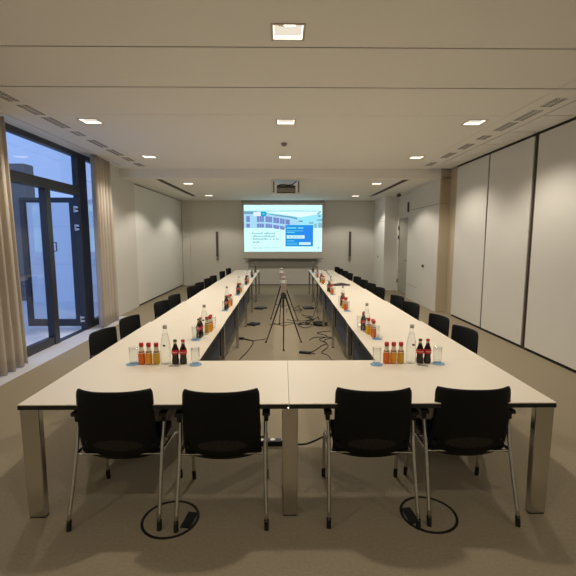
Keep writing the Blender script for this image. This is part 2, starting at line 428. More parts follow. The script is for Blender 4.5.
# ------------------------------------------------------------------ ceiling lights
def ceiling_light(x, y, z, label, group):
    t = thing('ceiling_light', label, 'ceiling light', (x, y, z), 0, group)
    bm = nb(); o, i = HL+0.014, HL-0.002
    for b in ((-o, o, -o, -i, -0.006, 0.0), (-o, o, i, o, -0.006, 0.0), (-o, -i, -i, i, -0.006, 0.0), (i, o, -i, i, -0.006, 0.0)): box(bm, *b)
    obj('frame', bm, M['lampframe'], t)
    bm = nb(); a, b2, h = HL-0.003, HL-0.035, 0.10
    lo = [(-a, -a, 0), (a, -a, 0), (a, a, 0), (-a, a, 0)]; hi = [(-b2, -b2, h), (b2, -b2, h), (b2, b2, h), (-b2, b2, h)]
    for k in range(4): quad(bm, [lo[k], lo[(k+1) % 4], hi[(k+1) % 4], hi[k]])
    r = obj('reflector', bm, M['lamp_back'], t)
    bm = nb(); c = a - 0.0005; a2 = a - 0.008
    lo = [(-c, -c, 0.0), (c, -c, 0.0), (c, c, 0.0), (-c, c, 0.0)]; md = [(-a2, -a2, 0.022), (a2, -a2, 0.022), (a2, a2, 0.022), (-a2, a2, 0.022)]
    for k in range(4): quad(bm, [lo[k], lo[(k+1) % 4], md[(k+1) % 4], md[k]])
    obj('rim', bm, M['lit_reflector'], t)
    bm = nb(); quad(bm, hi); obj('back_plate', bm, M['lamp_back'], t)
    bm = nb(); tube(bm, [(-0.03, 0.0, 0.06), (0.055, 0.0, 0.06)], 0.014, 10)
    obj('bulb', bm, M['bulb'], t)
    bm = nb(); lathe(bm, [(0.034, 0.055), (0.045, 0.062), (0.05, 0.095)], 16, (-0.045, 0, 0), cap0=False)
    obj('lamp_holder', bm, M['grey_plastic'], t, smooth=True)
    return t
cols = {-2.55: 'left', 0.04: 'centre', 2.57: 'right'}
rows_ = {3.3: 'nearest row in view', 5.7: 'second row from the front', 8.1: 'third row, just before the ceiling step'}
for x, y in near_lamps:
    if y in rows_ and not (y == 3.3 and x != 0.04):
        if y == 3.3: lab = 'square recessed downlight at the top centre of the picture, nearest in view'
        else: lab = 'square recessed downlight in the %s of the ceiling, %s' % (cols[x], rows_[y])
    else:
        rw_ = {3.3: 'nearest row', 0.9: 'just above the viewer', -1.5: 'behind the viewer'}[y]
        lab = 'square recessed downlight, %s of three, %s' % (cols[x], rw_)
    ceiling_light(x, y, NEAR_Z, lab, 'square recessed downlights')
for (x, y), l in zip(far_lamps, ('left, nearer the step', 'right, nearer the step', 'left, nearer the screen wall', 'right, nearer the screen wall')):
    ceiling_light(x, y, FAR_Z, 'square recessed downlight in the lower far ceiling, ' + l, 'square recessed downlights')

# ------------------------------------------------------------------ ceiling vents
def vent(x, y, ln, label, w=0.15):
    t = thing('ceiling_vent', label, 'vent', (x, y, NEAR_Z), 0, 'slotted ceiling vents')
    bobj('plate', M['ceiling'], t, (-w/2-.01, w/2+.01, -ln/2-.01, ln/2+.01, -0.003, -0.0005))
    n = max(4, int(ln/0.042)); bx = []
    for k in range(n):
        yy = -ln/2 + ln*(k+0.5)/n
        for s in (-1, 1):
            bx.append((s*w/4-w*0.2, s*w/4+w*0.2, yy-0.009, yy+0.009, -0.005, -0.003))
    s = bobj('slots', M['vent_dark'], t, *bx)
ords = ['nearest', 'second', 'third', 'fourth', 'fifth', 'sixth', 'seventh', 'eighth']
for k, (y, ln) in enumerate([(4.72, 0.38), (5.22, 0.40), (5.78, 0.52), (6.36, 0.28), (7.02, 0.55), (7.72, 0.55), (8.35, 0.4), (8.95, 0.4)]):
    vent(-3.04, y, ln, 'slotted vent in the left ceiling strip above the windows, %s from the viewer' % ords[k])
for k, (y, ln) in enumerate([(4.88, 0.30), (5.38, 0.45), (5.90, 0.45), (6.52, 0.26), (7.15, 0.42), (7.9, 0.5), (8.8, 0.4)]):
    vent(3.10, y, ln, 'slotted vent in the right ceiling strip by the partition, %s from the viewer' % ords[k])
bm = nb(); lathe(bm, [(0.05, 0), (0.05, -0.02), (0.035, -0.045), (0.02, -0.05)][::-1], 20)
sd = obj('smoke_detector', bm, M['grey_plastic'], None, smooth=True); sd.location = (0.02, 6.93, NEAR_Z-0.002)
tag(sd, 'small round smoke detector on the ceiling between two centre downlights', 'smoke detector')

# ------------------------------------------------------------------ tables
TZ, TT = 0.74, 0.033
CXT = 0.035
def plate_leg(cx, cy, wx, wy, taper=0.0):
    bm = nb(); v = box(bm, cx-wx/2, cx+wx/2, cy-wy/2, cy+wy/2, 0.004, TZ-TT)
    return bm
def tabletop(t, x0, x1, y0, y1):
    top = bobj('tabletop', M['table'], t, (x0, x1, y0, y1, TZ-0.006, TZ), bevel=0.0015)
    bobj('edge_band', M['edge'], t, (x0, x1, y0, y1, TZ-TT, TZ-0.006), bevel=0.002)
def bridge_leg(t, x, y, wtop, wbot, dx):
    """flat polished leg, broad face to the viewer, slightly narrower at the floor"""
    bm = nb(); d = 0.05
    lo = [(x-wbot/2+dx, y-d/2), (x+wbot/2+dx, y-d/2), (x+wbot/2+dx, y+d/2), (x-wbot/2+dx, y+d/2)]
    hi = [(x-wtop/2, y-d/2), (x+wtop/2, y-d/2), (x+wtop/2, y+d/2), (x-wtop/2, y+d/2)]
    L = [bm.verts.new((a, b, 0.008)) for a, b in lo]; H = [bm.verts.new((a, b, TZ-TT)) for a, b in hi]
    bm.faces.new(L[::-1]); bm.faces.new(H)
    for k in range(4): bm.faces.new((L[k], L[(k+1) % 4], H[(k+1) % 4], H[k]))
    o = obj('leg', bm, M['brushed'], t, bevel=0.006)
    bobj('foot_pad', M['rubber'], o, (x-wbot/2+dx+.005, x+wbot/2+dx-.005, y-d/2+.004, y+d/2-.004, 0, 0.009))
FY0, FY1 = 2.365, 3.243
XL, XR = -1.59, 1.66
t = thing('conference_table', 'white table at the front left, with two black chairs pushed under it', 'table', (0, 0, 0), 0, 'white conference tables in a U')
tabletop(t, XL, CXT-0.001, FY0, FY1)
bridge_leg(t, XL+0.060, FY0+0.035, 0.114, 0.102, 0.0)
bridge_leg(t, XL+0.085, FY1-0.06, 0.11, 0.10, 0.0)
bobj('cross_beam', M['black'], t, (XL+.15, CXT-.06, FY0+.36, FY0+.42, TZ-TT-.05, TZ-TT))
t = thing('conference_table', 'white table at the front right, with two black chairs pushed under it', 'table', (0, 0, 0), 0, 'white conference tables in a U')
tabletop(t, CXT+0.001, XR, FY0, FY1)
bridge_leg(t, CXT+0.006, FY0+0.035, 0.098, 0.092, 0.0)
bridge_leg(t, CXT+0.006, FY1-0.06, 0.098, 0.092, 0.0)
bridge_leg(t, XR-0.060, FY0+0.035, 0.114, 0.102, 0.0)
bridge_leg(t, XR-0.08, FY1-0.06, 0.11, 0.10, 0.0)
bobj('cross_beam', M['black'], t, (CXT+.06, XR-.15, FY0+.36, FY0+.42, TZ-TT-.05, TZ-TT))
SL = 1.575
SIDE = [('left', XL, XL+0.905, -1), ('right', XR-0.905, XR, 1)]
nth = ['nearest', 'second', 'third', 'fourth', 'fifth', 'farthest']
for side, x0, x1, s in SIDE:
    xi = x1 if s < 0 else x0            # inner edge
    xo = x0 if s < 0 else x1
    X0, X1 = x0, x1
    for k in range(6):
        wk, ik = 0.024*k, 0.006*k
        xi = (X1 if s < 0 else X0) + s*ik; xo = (X0 if s < 0 else X1) - s*wk
        x0, x1 = min(xi, xo), max(xi, xo)
        y0 = FY1 + 0.002 + SL*k; y1 = y0 + SL - 0.002
        t = thing('conference_table', 'white table in the %s side row, %s of its six' % (side, nth[k]), 'table', (0, 0, 0), 0, 'white conference tables in a U')
        tabletop(t, x0, x1, y0, y1)
        for (lx, ln_) in ((xi + s*0.030, 'i'), (xo - s*0.04, 'o')):
            bm = nb(); box(bm, lx-0.021, lx+0.021, y1-0.06, y1-0.01, 0.008, TZ-TT)
            l = obj('leg', bm, M['brushed'], t, bevel=0.005)
            bobj('foot_pad', M['rubber'], l, (lx-0.018, lx+0.018, y1-0.055, y1-0.015, 0, 0.009))
        if k == 5:
            pass
        if k < 4:
            px = xi + s*0.075
            mp = bobj('modesty_panel', M['modesty'], t, (px-0.009, px+0.009, y0+0.07, y1-0.14, 0.30, TZ-TT), bevel=0.003)
            for yy in (y0+0.35, y0+1.05):
                bm = nb(); r0 = bmesh.ops.create_cone(bm, cap_ends=True, segments=16, radius1=0.022, radius2=0.022, depth=0.006, matrix=Matrix.Translation((px - s*0.012, yy, 0.60)) @ Matrix.Rotation(PI/2, 4, 'Y'))
                obj('grommet', bm, M['rubber'], mp)
        bobj('cross_beam', M['black'], t, ((x0+x1)/2-.03, (x0+x1)/2+.03, y0+.1, y1-.1, TZ-TT-.05, TZ-TT))

# ------------------------------------------------------------------ chairs
def make_chair(label, group):
    t = thing('conference_chair', label, 'chair', (0, 0, 0), 0, group)
    # back shell
    bm = nb(); NU, NV = 24, 22; g = []
    for j in range(NV+1):
        v = j/NV; row = []
        for i in range(NU+1):
            u = -1 + 2*i/NU
            hw = 0.236 - 0.010*v
            z = 0.398 + 0.440*v
            # rounded corners
            if v > 0.92: hw -= 0.012*((v-0.92)/0.08)**2
            x = hw*u
            zz = z - 0.034*(1-u*u)*(1-v)**3
            y = -0.135 - 0.095*v - 0.035*math.sin(PI*v)*0.4 + 0.070*abs(u)**2.6*(0.30+0.70*v) + (0.03*(1-v)**6)
            row.append(bm.verts.new((x, y, zz)))
        g.append(row)
    for j in range(NV):
        for i in range(NU):
            uu = abs(-1 + 2*(i+0.5)/NU); vv = (j+0.5)/NV
            if 0.83 < uu < 0.95 and 0.16 < vv < 0.16 + 0.17*(uu-0.80)/0.15: continue   # slit between the shell and its side frame
            bm.faces.new((g[j][i], g[j][i+1], g[j+1][i+1], g[j+1][i]))
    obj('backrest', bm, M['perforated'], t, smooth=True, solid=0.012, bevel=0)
    # seat
    bm = nb(); g = []; NU, NV = 16, 16
    for j in range(NV+1):
        v = j/NV; row = []
        for i in range(NU+1):
            u = -1 + 2*i/NU
            y = -0.13 + 0.40*v
            hw = 0.225*(1 - 0.08*max(0, (v-0.8)/0.2)**2)
            z = 0.435 + 0.012*u*u - 0.03*max(0, (v-0.75)/0.25)**2 - 0.006*math.sin(PI*v)
            row.append(bm.verts.new((hw*u, y, z)))
        g.append(row)
    for j in range(NV):
        for i in range(NU): bm.faces.new((g[j][i], g[j][i+1], g[j+1][i+1], g[j+1][i]))
    obj('seat', bm, M['blackfab'], t, smooth=True, solid=0.04, offset=0)
    for s in (-1, 1):
        bm = nb(); x = s*0.268
        tube(bm, [(x, -0.266, 0.05), (x*0.975, -0.155, 0.38), (x*0.985, -0.075, 0.64)], 0.0115, 10, smooth=5)
        l = obj('leg', bm, M['chrome'], t, smooth=True)
        bm = nb(); tube(bm, [(x, -0.27, 0.0), (x, -0.260, 0.06)], 0.0145, 10); obj('foot_cap', bm, M['rubber'], l)
        bm = nb(); xf = s*0.262
        tube(bm, [(xf, 0.268, 0.05), (xf, 0.245, 0.30), (xf, 0.205, 0.375), (xf, 0.10, 0.41), (xf*.98, -0.06, 0.415), (x*0.975, -0.143, 0.42)], 0.0110, 10, smooth=5)
        l = obj('leg', bm, M['chrome'], t, smooth=True)
        bm = nb(); tube(bm, [(xf, 0.274, 0.0), (xf, 0.268, 0.06)], 0.0145, 10); obj('foot_cap', bm, M['rubber'], l)
        ap = bobj('armrest', M['black'], t, (x-0.024, x+0.024, -0.13, 0.12, 0.645, 0.670), (x-0.014, x+0.014, -0.105, -0.05, 0.60, 0.646), bevel=0.008, segs=3)
    bm = nb()
    tube(bm, [(-0.262, 0.08, 0.405), (0.262, 0.08, 0.405)], 0.009, 8)
    tube(bm, [(-0.262, -0.145, 0.415), (-0.21, -0.115, 0.40), (0.21, -0.115, 0.40), (0.262, -0.145, 0.415)], 0.007, 8)
    obj('crossbar', bm, M['chrome'], t, smooth=True)
    return t
G = 'black chairs with chrome legs'
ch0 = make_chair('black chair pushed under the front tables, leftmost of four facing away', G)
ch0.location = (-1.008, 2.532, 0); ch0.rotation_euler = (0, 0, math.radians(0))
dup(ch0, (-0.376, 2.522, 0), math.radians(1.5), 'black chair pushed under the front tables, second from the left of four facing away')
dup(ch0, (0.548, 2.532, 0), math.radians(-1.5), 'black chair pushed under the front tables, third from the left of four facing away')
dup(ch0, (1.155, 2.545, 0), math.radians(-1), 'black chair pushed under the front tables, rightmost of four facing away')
LYs = [3.88, 4.55, 5.70, 6.36, 7.50, 8.16, 8.98, 9.64, 10.95, 12.05]
RYs = [3.93, 4.58, 5.53, 6.20, 7.28, 7.95, 8.65, 9.36, 10.36, 11.04, 11.90, 12.58]
on = ['nearest', 'second nearest', 'third nearest', 'fourth nearest', 'fifth nearest', 'sixth nearest', 'seventh nearest', 'eighth nearest', 'ninth nearest', 'tenth nearest', 'eleventh nearest', 'farthest']
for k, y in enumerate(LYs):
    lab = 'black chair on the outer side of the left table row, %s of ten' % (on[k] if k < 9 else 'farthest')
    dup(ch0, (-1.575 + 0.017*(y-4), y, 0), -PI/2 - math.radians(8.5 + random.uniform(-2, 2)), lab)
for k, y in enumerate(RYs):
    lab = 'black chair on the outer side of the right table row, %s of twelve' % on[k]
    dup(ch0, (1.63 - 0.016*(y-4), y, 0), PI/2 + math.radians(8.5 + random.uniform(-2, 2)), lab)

# ------------------------------------------------------------------ drinks
def ring(name, prof, m, parent, seg=18, smooth=True, cap0=True, cap1=True):
    bm = nb(); lathe(bm, prof, seg, cap0=cap0, cap1=cap1); return obj(name, bm, m, parent, smooth=smooth)
def make_juice(m, label, group):
    t = thing('juice_bottle', label, 'bottle', (0, 0, 0), 0, group)
    ring('body', [(0.020, 0), (0.0255, 0.004), (0.027, 0.02), (0.0265, 0.075), (0.024, 0.092), (0.0165, 0.112), (0.0155, 0.118)], m, t)
    ring('neck', [(0.0155, 0.118), (0.0145, 0.145)], M['neckglass'], t)
    l = ring('label', [(0.0250, 0.090), (0.0172, 0.1125), (0.0158, 0.138)], M['paper'], t, cap0=False, cap1=False)
    ring('label_band', [(0.0240, 0.096), (0.0205, 0.106)], M['greenlabel'], l, cap0=False, cap1=False)
    ring('cap', [(0.0175, 0.144), (0.0180, 0.148), (0.0178, 0.166), (0.016, 0.170)], M['redcap'], t)
    return t
def make_cola(capm, label, group):
    t = thing('cola_bottle', label, 'bottle', (0, 0, 0), 0, group)
    ring('body', [(0.023, 0), (0.0275, 0.004), (0.0285, 0.03), (0.0245, 0.055), (0.0245, 0.07), (0.028, 0.085), (0.0285, 0.105), (0.024, 0.125), (0.016, 0.145), (0.0135, 0.158)], M['cola'], t)
    ring('neck', [(0.0135, 0.158), (0.0120, 0.182)], M['neckglass'], t)
    l = ring('label', [(0.0290, 0.082), (0.0296, 0.090), (0.0294, 0.108), (0.0272, 0.117)], M['redlabel'], t, cap0=False, cap1=False)
    bm = nb()   # white flowing lettering stroke round the label
    pts = []
    for k in range(26):
        a = -PI/2 - 0.85 + 1.7*k/25
        pts.append((0.0300*math.cos(a), 0.0300*math.sin(a), 0.0985 + 0.0042*math.sin(k*1.9)))
    tube(bm, pts, 0.0012, 5)
    obj('lettering', bm, M['white_plastic'], l)
    ring('cap', [(0.0135, 0.181), (0.0155, 0.184), (0.0140, 0.194), (0.012, 0.196)], capm, t)
    return t
def make_water(label, group):
    t = thing('water_bottle', label, 'bottle', (0, 0, 0), 0, group)
    ring('body', [(0.030, 0), (0.0385, 0.004), (0.0400, 0.03), (0.0400, 0.10), (0.0370, 0.16), (0.0285, 0.21), (0.0190, 0.25), (0.0150, 0.285)], M['wglass'], t, cap1=False)
    ring('water', [(0.029, 0.005), (0.0365, 0.008), (0.038, 0.03), (0.038, 0.10), (0.0352, 0.158), (0.027, 0.208), (0.018, 0.245)], M['glass'], t)
    ring('cap', [(0.0155, 0.284), (0.0165, 0.288), (0.0160, 0.308), (0.0140, 0.312)], M['lightcap'], t)
    bm = nb()
    box(bm, -0.010, 0.010, -0.0395, -0.0375, 0.150, 0.164)
    obj('emblem', bm, M['darkgrey'], t)
    return t
def make_glass(label, group):
    t = thing('drinking_glass', label, 'glass', (0, 0, 0), 0, group)
    bm = nb(); lathe(bm, [(0.024, 0.004), (0.029, 0.004), (0.033, 0.05), (0.0345, 0.135), (0.033, 0.136), (0.0315, 0.05), (0.027, 0.014), (0.001, 0.012)], 22, cap0=True, cap1=True)
    obj('tumbler', bm, M['wglass'], t, smooth=True)
    return t
def make_coaster(label, group):
    bm = nb(); lathe(bm, [(0.047, 0), (0.048, 0.001), (0.048, 0.003), (0.047, 0.004)], 28)
    return tag(obj('coaster', bm, M['coaster'], None), label, 'coaster', group)
def make_opener(label, group):
    bm = nb()
    pts = [(-0.028+0.011*math.cos(a), 0.011*math.sin(a), 0.002) for a in [2*PI*k/12 for k in range(13)]]
    tube(bm, pts, 0.002, 6); box(bm, -0.018, 0.04, -0.004, 0.004, 0, 0.004)
    return tag(obj('bottle_opener', bm, M['steel'], None), label, 'bottle opener', group)
protos = {}
def place(kind, x, y, where, gname):
    desc = {
        'orange': 'small bottle of orange juice with red cap, ',
        'amber': 'small bottle of amber-yellow juice with red cap, ',
        'yellow': 'small bottle of pale yellow juice with red cap, ',
        'water': 'tall clear glass water bottle, ',
        'colag': 'dark cola bottle with green cap and red label, ',
        'colar': 'dark cola bottle with red cap and red label, ',
        'glassa': 'clear drinking glass beside the colas, ',
        'glassb': 'clear drinking glass beside the juices, ',
        'coastera': 'round blue coaster under the glass beside the colas, ',
        'coasterb': 'round blue coaster under the glass beside the juices, ',
        'opener': 'small steel bottle opener lying before the bottles, '}[kind]
    lab = desc + where
    grp = {'orange': 'orange juice bottles', 'amber': 'amber juice bottles', 'yellow': 'yellow juice bottles', 'water': 'water bottles', 'colag': 'cola bottles', 'colar': 'cola bottles',
           'glassa': 'drinking glasses', 'glassb': 'drinking glasses', 'coastera': 'blue coasters', 'coasterb': 'blue coasters', 'opener': 'bottle openers'}[kind] + ' on the tables'
    base = kind[:-1] if kind[:-1] in ('glass', 'coaster') else kind
    z = TZ + (0.0005 if base != 'glass' else 0.0035 - 0.003)
    if base not in protos:
        if base in ('orange', 'amber', 'yellow'): p = make_juice(M[base], lab, grp)
        elif base == 'colag': p = make_cola(M['greencap'], lab, grp)
        elif base == 'colar': p = make_cola(M['redcap'], lab, grp)
        elif base == 'water': p = make_water(lab, grp)
        elif base == 'glass': p = make_glass(lab, grp)
        elif base == 'coaster': p = make_coaster(lab, grp)
        else: p = make_opener(lab, grp)
        protos[base] = p; p.location = (x, y, z)
        return p
    return dup(protos[base], (x, y, z), random.uniform(-0.25, 0.25) if base != 'opener' else random.uniform(-0.5, 0.5), lab, grp)
# the two sets facing the viewer on the seam of the front tables
lw = 'set at the front left'
for kind, x in (('orange', -1.118), ('amber', -1.061), ('yellow', -1.001), ('water', -0.928), ('colag', -0.852), ('colar', -0.790)):
    place(kind, x, 3.165, lw, lw)
place('coasterb', -1.19, 3.155, lw, lw); place('glassb', -1.185, 3.175, lw, lw)
place('coastera', -0.690, 3.14, lw, lw); place('glassa', -0.695, 3.16, lw, lw)
place('opener', -0.85, 3.10, lw, lw)
rw = 'set at the front right'
for kind, x in (('orange', 0.822), ('amber', 0.878), ('yellow', 0.936), ('water', 1.017), ('colag', 1.089), ('colar', 1.149)):
    place(kind, x, 3.165, rw, rw)
place('coasterb', 0.735, 3.125, rw, rw); place('glassb', 0.742, 3.145, rw, rw)
place('coastera', 1.232, 3.14, rw, rw); place('glassa', 1.228, 3.16, rw, rw)
place('opener', 1.09, 3.09, rw, rw)
# sets along the inner edges of the side rows
ordn = ['first', 'second', 'third', 'fourth', 'fifth', 'sixth']
LCY = [3.93, 5.55, 7.10, 8.65, 10.35, 11.75]
RCY = [3.95, 5.50, 7.12, 8.80, 10.25, 11.75]
full_l = ['coastera', 'glassa', 'colag', 'colar', 'water', 'yellow', 'amber', 'orange', 'glassb']
full_r = ['coasterb', 'glassb', 'orange', 'amber', 'yellow', 'water', 'colar', 'colag', 'glassa']
def side_set(seq, X, y, s, where, n):
    yy = y
    for kind in seq:
        jx = random.uniform(-0.014, 0.014)
        if kind.startswith('coaster'):
            place(kind, X + 0.0, y, where, where); continue
        place(kind, X + s*0.018*(yy-y)/0.06*0.6 + jx, yy, where, where)
        yy += 0.080 if kind.startswith('glass') or kind == 'water' or seq[seq.index(kind)+1 if kind != seq[-1] else 0] in ('water', 'glassa', 'glassb') else 0.064
for k, y in enumerate(LCY):
    w = '%s set up the left row' % ordn[k]
    seq = full_l if k < 4 else ['coastera', 'glassa', 'colag', 'water', 'orange', 'glassb'] if k == 4 else ['coastera', 'glassa', 'water', 'colag', 'glassb']
    side_set(seq, -0.855 if k < 1 else -0.80, y, 1 if k < 1 else 0.2, w, k)
for k, y in enumerate(RCY):
    w = '%s set up the right row' % ordn[k]
    seq = full_r if k < 4 else ['coasterb', 'glassb', 'orange', 'colar', 'water', 'glassa'] if k == 4 else ['coasterb', 'glassb', 'water', 'colag', 'glassa']
    side_set(seq, 0.925 if k < 1 else 0.875, y, -0.8 if k < 1 else -0.2, w, k)
# dark cloth pouch on the right row
bm = nb(); g = []; N = 14
for j in range(N+1):
    row = []
    for i in range(N+1):
        u, v = -1+2*i/N, -1+2*j/N
        r = max(0, 1-(abs(u)**3+abs(v)**3)*0.9)
        row.append(bm.verts.new((0.21*u + 0.02*math.sin(3*v), 0.15*v + 0.015*math.sin(4*u), 0.004 + 0.038*r**0.5*(0.7+0.3*math.sin(5*u+2*v)))))
    g.append(row)
for j in range(N):
    for i in range(N): bm.faces.new((g[j][i], g[j][i+1], g[j+1][i+1], g[j+1][i]))
geom = bmesh.ops.extrude_face_region(bm, geom=bm.faces[:])
for v in [e for e in geom['geom'] if isinstance(e, bmesh.types.BMVert)]: v.co.z = 0.0
o = obj('cloth_pouch', bm, M['purple'], None, smooth=True); o.location = (1.20, 8.62, TZ+0.001)
tag(o, 'crumpled dark purple cloth pouch lying on the right table row', 'pouch')
t = thing('document_stand', 'small clear acrylic stand with grey arm on the right table row, behind the dark pouch', 'stand', (1.08, 9.55, TZ+0.001), 0.4)
bobj('base', M['wglass'], t, (-0.09, 0.09, -0.07, 0.07, 0, 0.012), bevel=0.003)
bm = nb(); tube(bm, [(0.05, 0, 0.01), (0.02, 0, 0.11), (-0.10, 0.0, 0.24)], 0.009, 8); obj('arm', bm, M['grey_plastic'], t)
bobj('holder', M['grey_plastic'], t, (-0.14, -0.07, -0.03, 0.03, 0.23, 0.25), bevel=0.005)

# ------------------------------------------------------------------ tripods with conference devices
def tripod(x, y, label, name2, rot=0.0):
    t = thing('tripod', label, 'tripod', (x, y, 0), rot, 'black tripods between the tables')
    for k in range(3):
        a = -PI/2 + 2*PI*k/3
        dx, dy = math.cos(a), math.sin(a); bm = nb()
        tube(bm, [(0.035*dx, 0.035*dy, 0.80), (0.17*dx, 0.17*dy, 0.44), (0.335*dx, 0.335*dy, 0.012)], [0.013, 0.011, 0.008], 8)
        l = obj('leg', bm, M['black'], t)
        bm = nb(); lathe(bm, [(0.014, 0), (0.014, 0.02), (0.009, 0.03)], 10, (0.338*dx, 0.338*dy, 0)); obj('rubber_foot', bm, M['rubber'], l)
    bm = nb(); tube(bm, [(0, 0, 0.28), (0, 0, 0.84)], 0.011, 10); obj('centre_column', bm, M['steel'], t)
    bm = nb()
    for k in range(3):
        a = -PI/2 + 2*PI*k/3; tube(bm, [(0, 0, 0.32), (0.20*math.cos(a), 0.20*math.sin(a), 0.345)], 0.005, 6)
    obj('spreader', bm, M['black'], t)
    bm = nb(); lathe(bm, [(0.03, 0.77), (0.045, 0.78), (0.045, 0.83), (0.032, 0.845), (0.032, 0.862)], 16); hd = obj('head', bm, M['black'], t, bevel=0.002)
    bm = nb(); tube(bm, [(0, -0.045, 0.81), (0, -0.06, 0.81)], 0.013, 12); obj('knob', bm, M['steel'], hd)
    return t
def device(x, y, label):
    t = thing('conference_camera', label, 'conference camera', (x, y, 0.863), 0, 'conference cameras on tripods')
    bm = nb(); lathe(bm, [(0.040, 0), (0.046, 0.006), (0.047, 0.15), (0.045, 0.156)], 28); obj('speaker_body', bm, M['taupe'], t, smooth=False, bevel=0.002)
    bm = nb(); lathe(bm, [(0.046, 0.156), (0.047, 0.160), (0.046, 0.205)], 28); obj('band', bm, M['white_plastic'], t)
    bm = nb(); lathe(bm, [(0.042, 0.205), (0.043, 0.238), (0.036, 0.250), (0.018, 0.256)], 28); obj('head', bm, M['taupe'], t)
    bm = nb()
    for k in range(4):
        a = PI/4 + k*PI/2; lathe(bm, [(0.010, -0.008), (0.010, 0.008)], 10, (0.040*math.cos(a), 0.040*math.sin(a), 0.185))
    obj('lenses', bm, M['darkgrey'], t)
tripod(0.008, 6.50, 'black tripod standing between the table rows, nearer of the two', 0)
device(0.008, 6.50, 'grey tower-shaped conference camera with white band on the nearer tripod')
tripod(-0.01, 8.42, 'black tripod standing behind another one, farther from the viewer', 0, -0.2)
device(-0.03, 8.42, 'grey tower-shaped conference camera on the farther tripod, half hidden by the nearer one')

# ------------------------------------------------------------------ far wall: screen, grey strip, speakers, projector
scr = thing('projection_screen', 'lit projection screen with a web page in the middle of the far wall', 'screen', (0, 14.98, 0))
bobj('screen_cloth', M['screen_cloth'], scr, (-1.44, 1.45, 0.0, 0.008, 0.99, 3.03))
bobj('casing', M['screen_casing'], scr, (-1.48, 1.49, -0.04, 0.10, 2.985, 3.07), bevel=0.005)
bobj('bottom_bar', M['screen_casing'], scr, (-1.46, 1.47, -0.012, 0.018, 0.975, 1.0), bevel=0.004)
SX0, SX1, SZ0, SZ1 = -1.405, 1.415, 1.235, 2.905
ES = 0.52
def em(name, rgb, k=1.0): return emis(name, rgb, k*ES)
page = bobj('projected_page', em('page_light', (208, 255, 255), 1.25), scr, (SX0, SX1, -0.004, 0.0, SZ0, SZ1))
def px(u, v):    # u, v in 0..1 of the page, v downward
    return SX0 + (SX1-SX0)*u, SZ1 - (SZ1-SZ0)*v
layer = [0]
def patch(name, col, rects, k=1.0, poly=None):
    layer[0] += 1; d = -0.0045 - 0.0006*layer[0]; bm = nb()
    for (u0, v0, u1, v1) in rects:
        xa, za = px(u0, v0); xb, zb = px(u1, v1)
        box(bm, min(xa, xb), max(xa, xb), d, d+0.0006, min(za, zb), max(za, zb))
    for pl in (poly or []):
        f = [bm.verts.new((px(u, v)[0], d, px(u, v)[1])) for u, v in pl]; bm.faces.new(f)
    return obj(name, bm, em(name + '_light', col, k), page)
# photo strip of a building facade
patch('photo_sky', (160, 236, 255), [(0, .13, 1.0, .49)], 1.15)
patch('photo_roof', (120, 176, 205), [(0, .135, .17, .19)], 1.0, [[(.3, .18), (.62, .245), (.66, .29), (.3, .205)], [(.62, .245), (.68, .27), (.68, .31), (.62, .28)]])
patch('photo_facade', (176, 226, 255), [], 1.1, [[(0, .19), (.3, .19), (.70, .33), (.70, .49), (0, .49)]])
wins = []
def win_q(u0, u1, base, h): 
    a0 = base + max(0, u0-.3)*0.28; a1 = base + max(0, u1-.3)*0.28
    s0 = h*(1-0.55*max(0, u0-.3)); s1 = h*(1-0.55*max(0, u1-.3))
    wins.append([(u0, a0), (u1, a1), (u1, a1+s1), (u0, a0+s0)])
for u0, u1 in ((.03, .075), (.165, .255), (.275, .36), (.375, .45), (.46, .52), (.53, .585)):
    win_q(u0, u1, .235, .125); win_q(u0, u1, .395, .085)
patch('photo_windows', (128, 150, 216), [], 1.0, wins)
patch('photo_mullions', (176, 214, 250), [(.195, .23, .199, .48), (.225, .23, .229, .48), (.305, .24, .309, .48), (.333, .24, .336, .48), (.41, .27, .413, .48), (.49, .29, .493, .48)], 1.0)
patch('photo_white', (226, 255, 255), [], 1.2, [[(.3, .14), (1, .14), (1, .18), (.72, .26), (.3, .16)]])
patch('photo_tree', (150, 196, 214), [(.935, .16, .965, .20), (.93, .30, 1.0, .34), (.9, .40, .93, .48), (.95, .38, 1.0, .48), (.83, .36, .89, .40)], 1.05)
patch('photo_tree_dark', (120, 160, 196), [(.955, .14, .985, .16), (.95, .22, .98, .25), (.965, .31, .995, .325), (.70, .33, .75, .36)], 1.0)
# toolbar and badge
patch('header', (196, 252, 252), [(0, .115, .98, .13)], 1.0)
patch('header_text', (170, 220, 226), [(.3, .12, .42, .127), (.46, .12, .60, .127), (.64, .12, .76, .127)], .95)
patch('logo_plate', (236, 250, 255), [(.12, .15, .22, .235)], 1.1)
patch('badge', (26, 176, 226), [(.215, .14, .265, .24)], 1.0, [[(.265, .14), (.285, .155), (.292, .19), (.285, .225), (.265, .24)]])
patch('badge_mark', (150, 228, 250), [(.235, .18, .265, .20)], 1.0)
# headline text on the left: word bars, too blurred to read
words = []
for v, ws in ((.595, ((.10, .24), (.26, .40))), (.655, ((.11, .40),)), (.715, ((.11, .31), (.33, .35), (.37, .395), (.41, .45))), (.785, ((.11, .20),))):
    for u0, u1 in ws:
        u = u0
        while u < u1 - 0.006:
            w = random.uniform(.007, .016); words.append((u, v - random.choice((0, .010)), min(u+w, u1), v+.026)); u += w + .004
patch('headline', (150, 205, 210), words, 1.0)
patch('footer_text', (184, 230, 234), [(.11, .905, .17, .915), (.185, .905, .23, .915), (.245, .90, .34, .91), (.35, .90, .45, .91), (.11, .93, .24, .938)], 1.0)
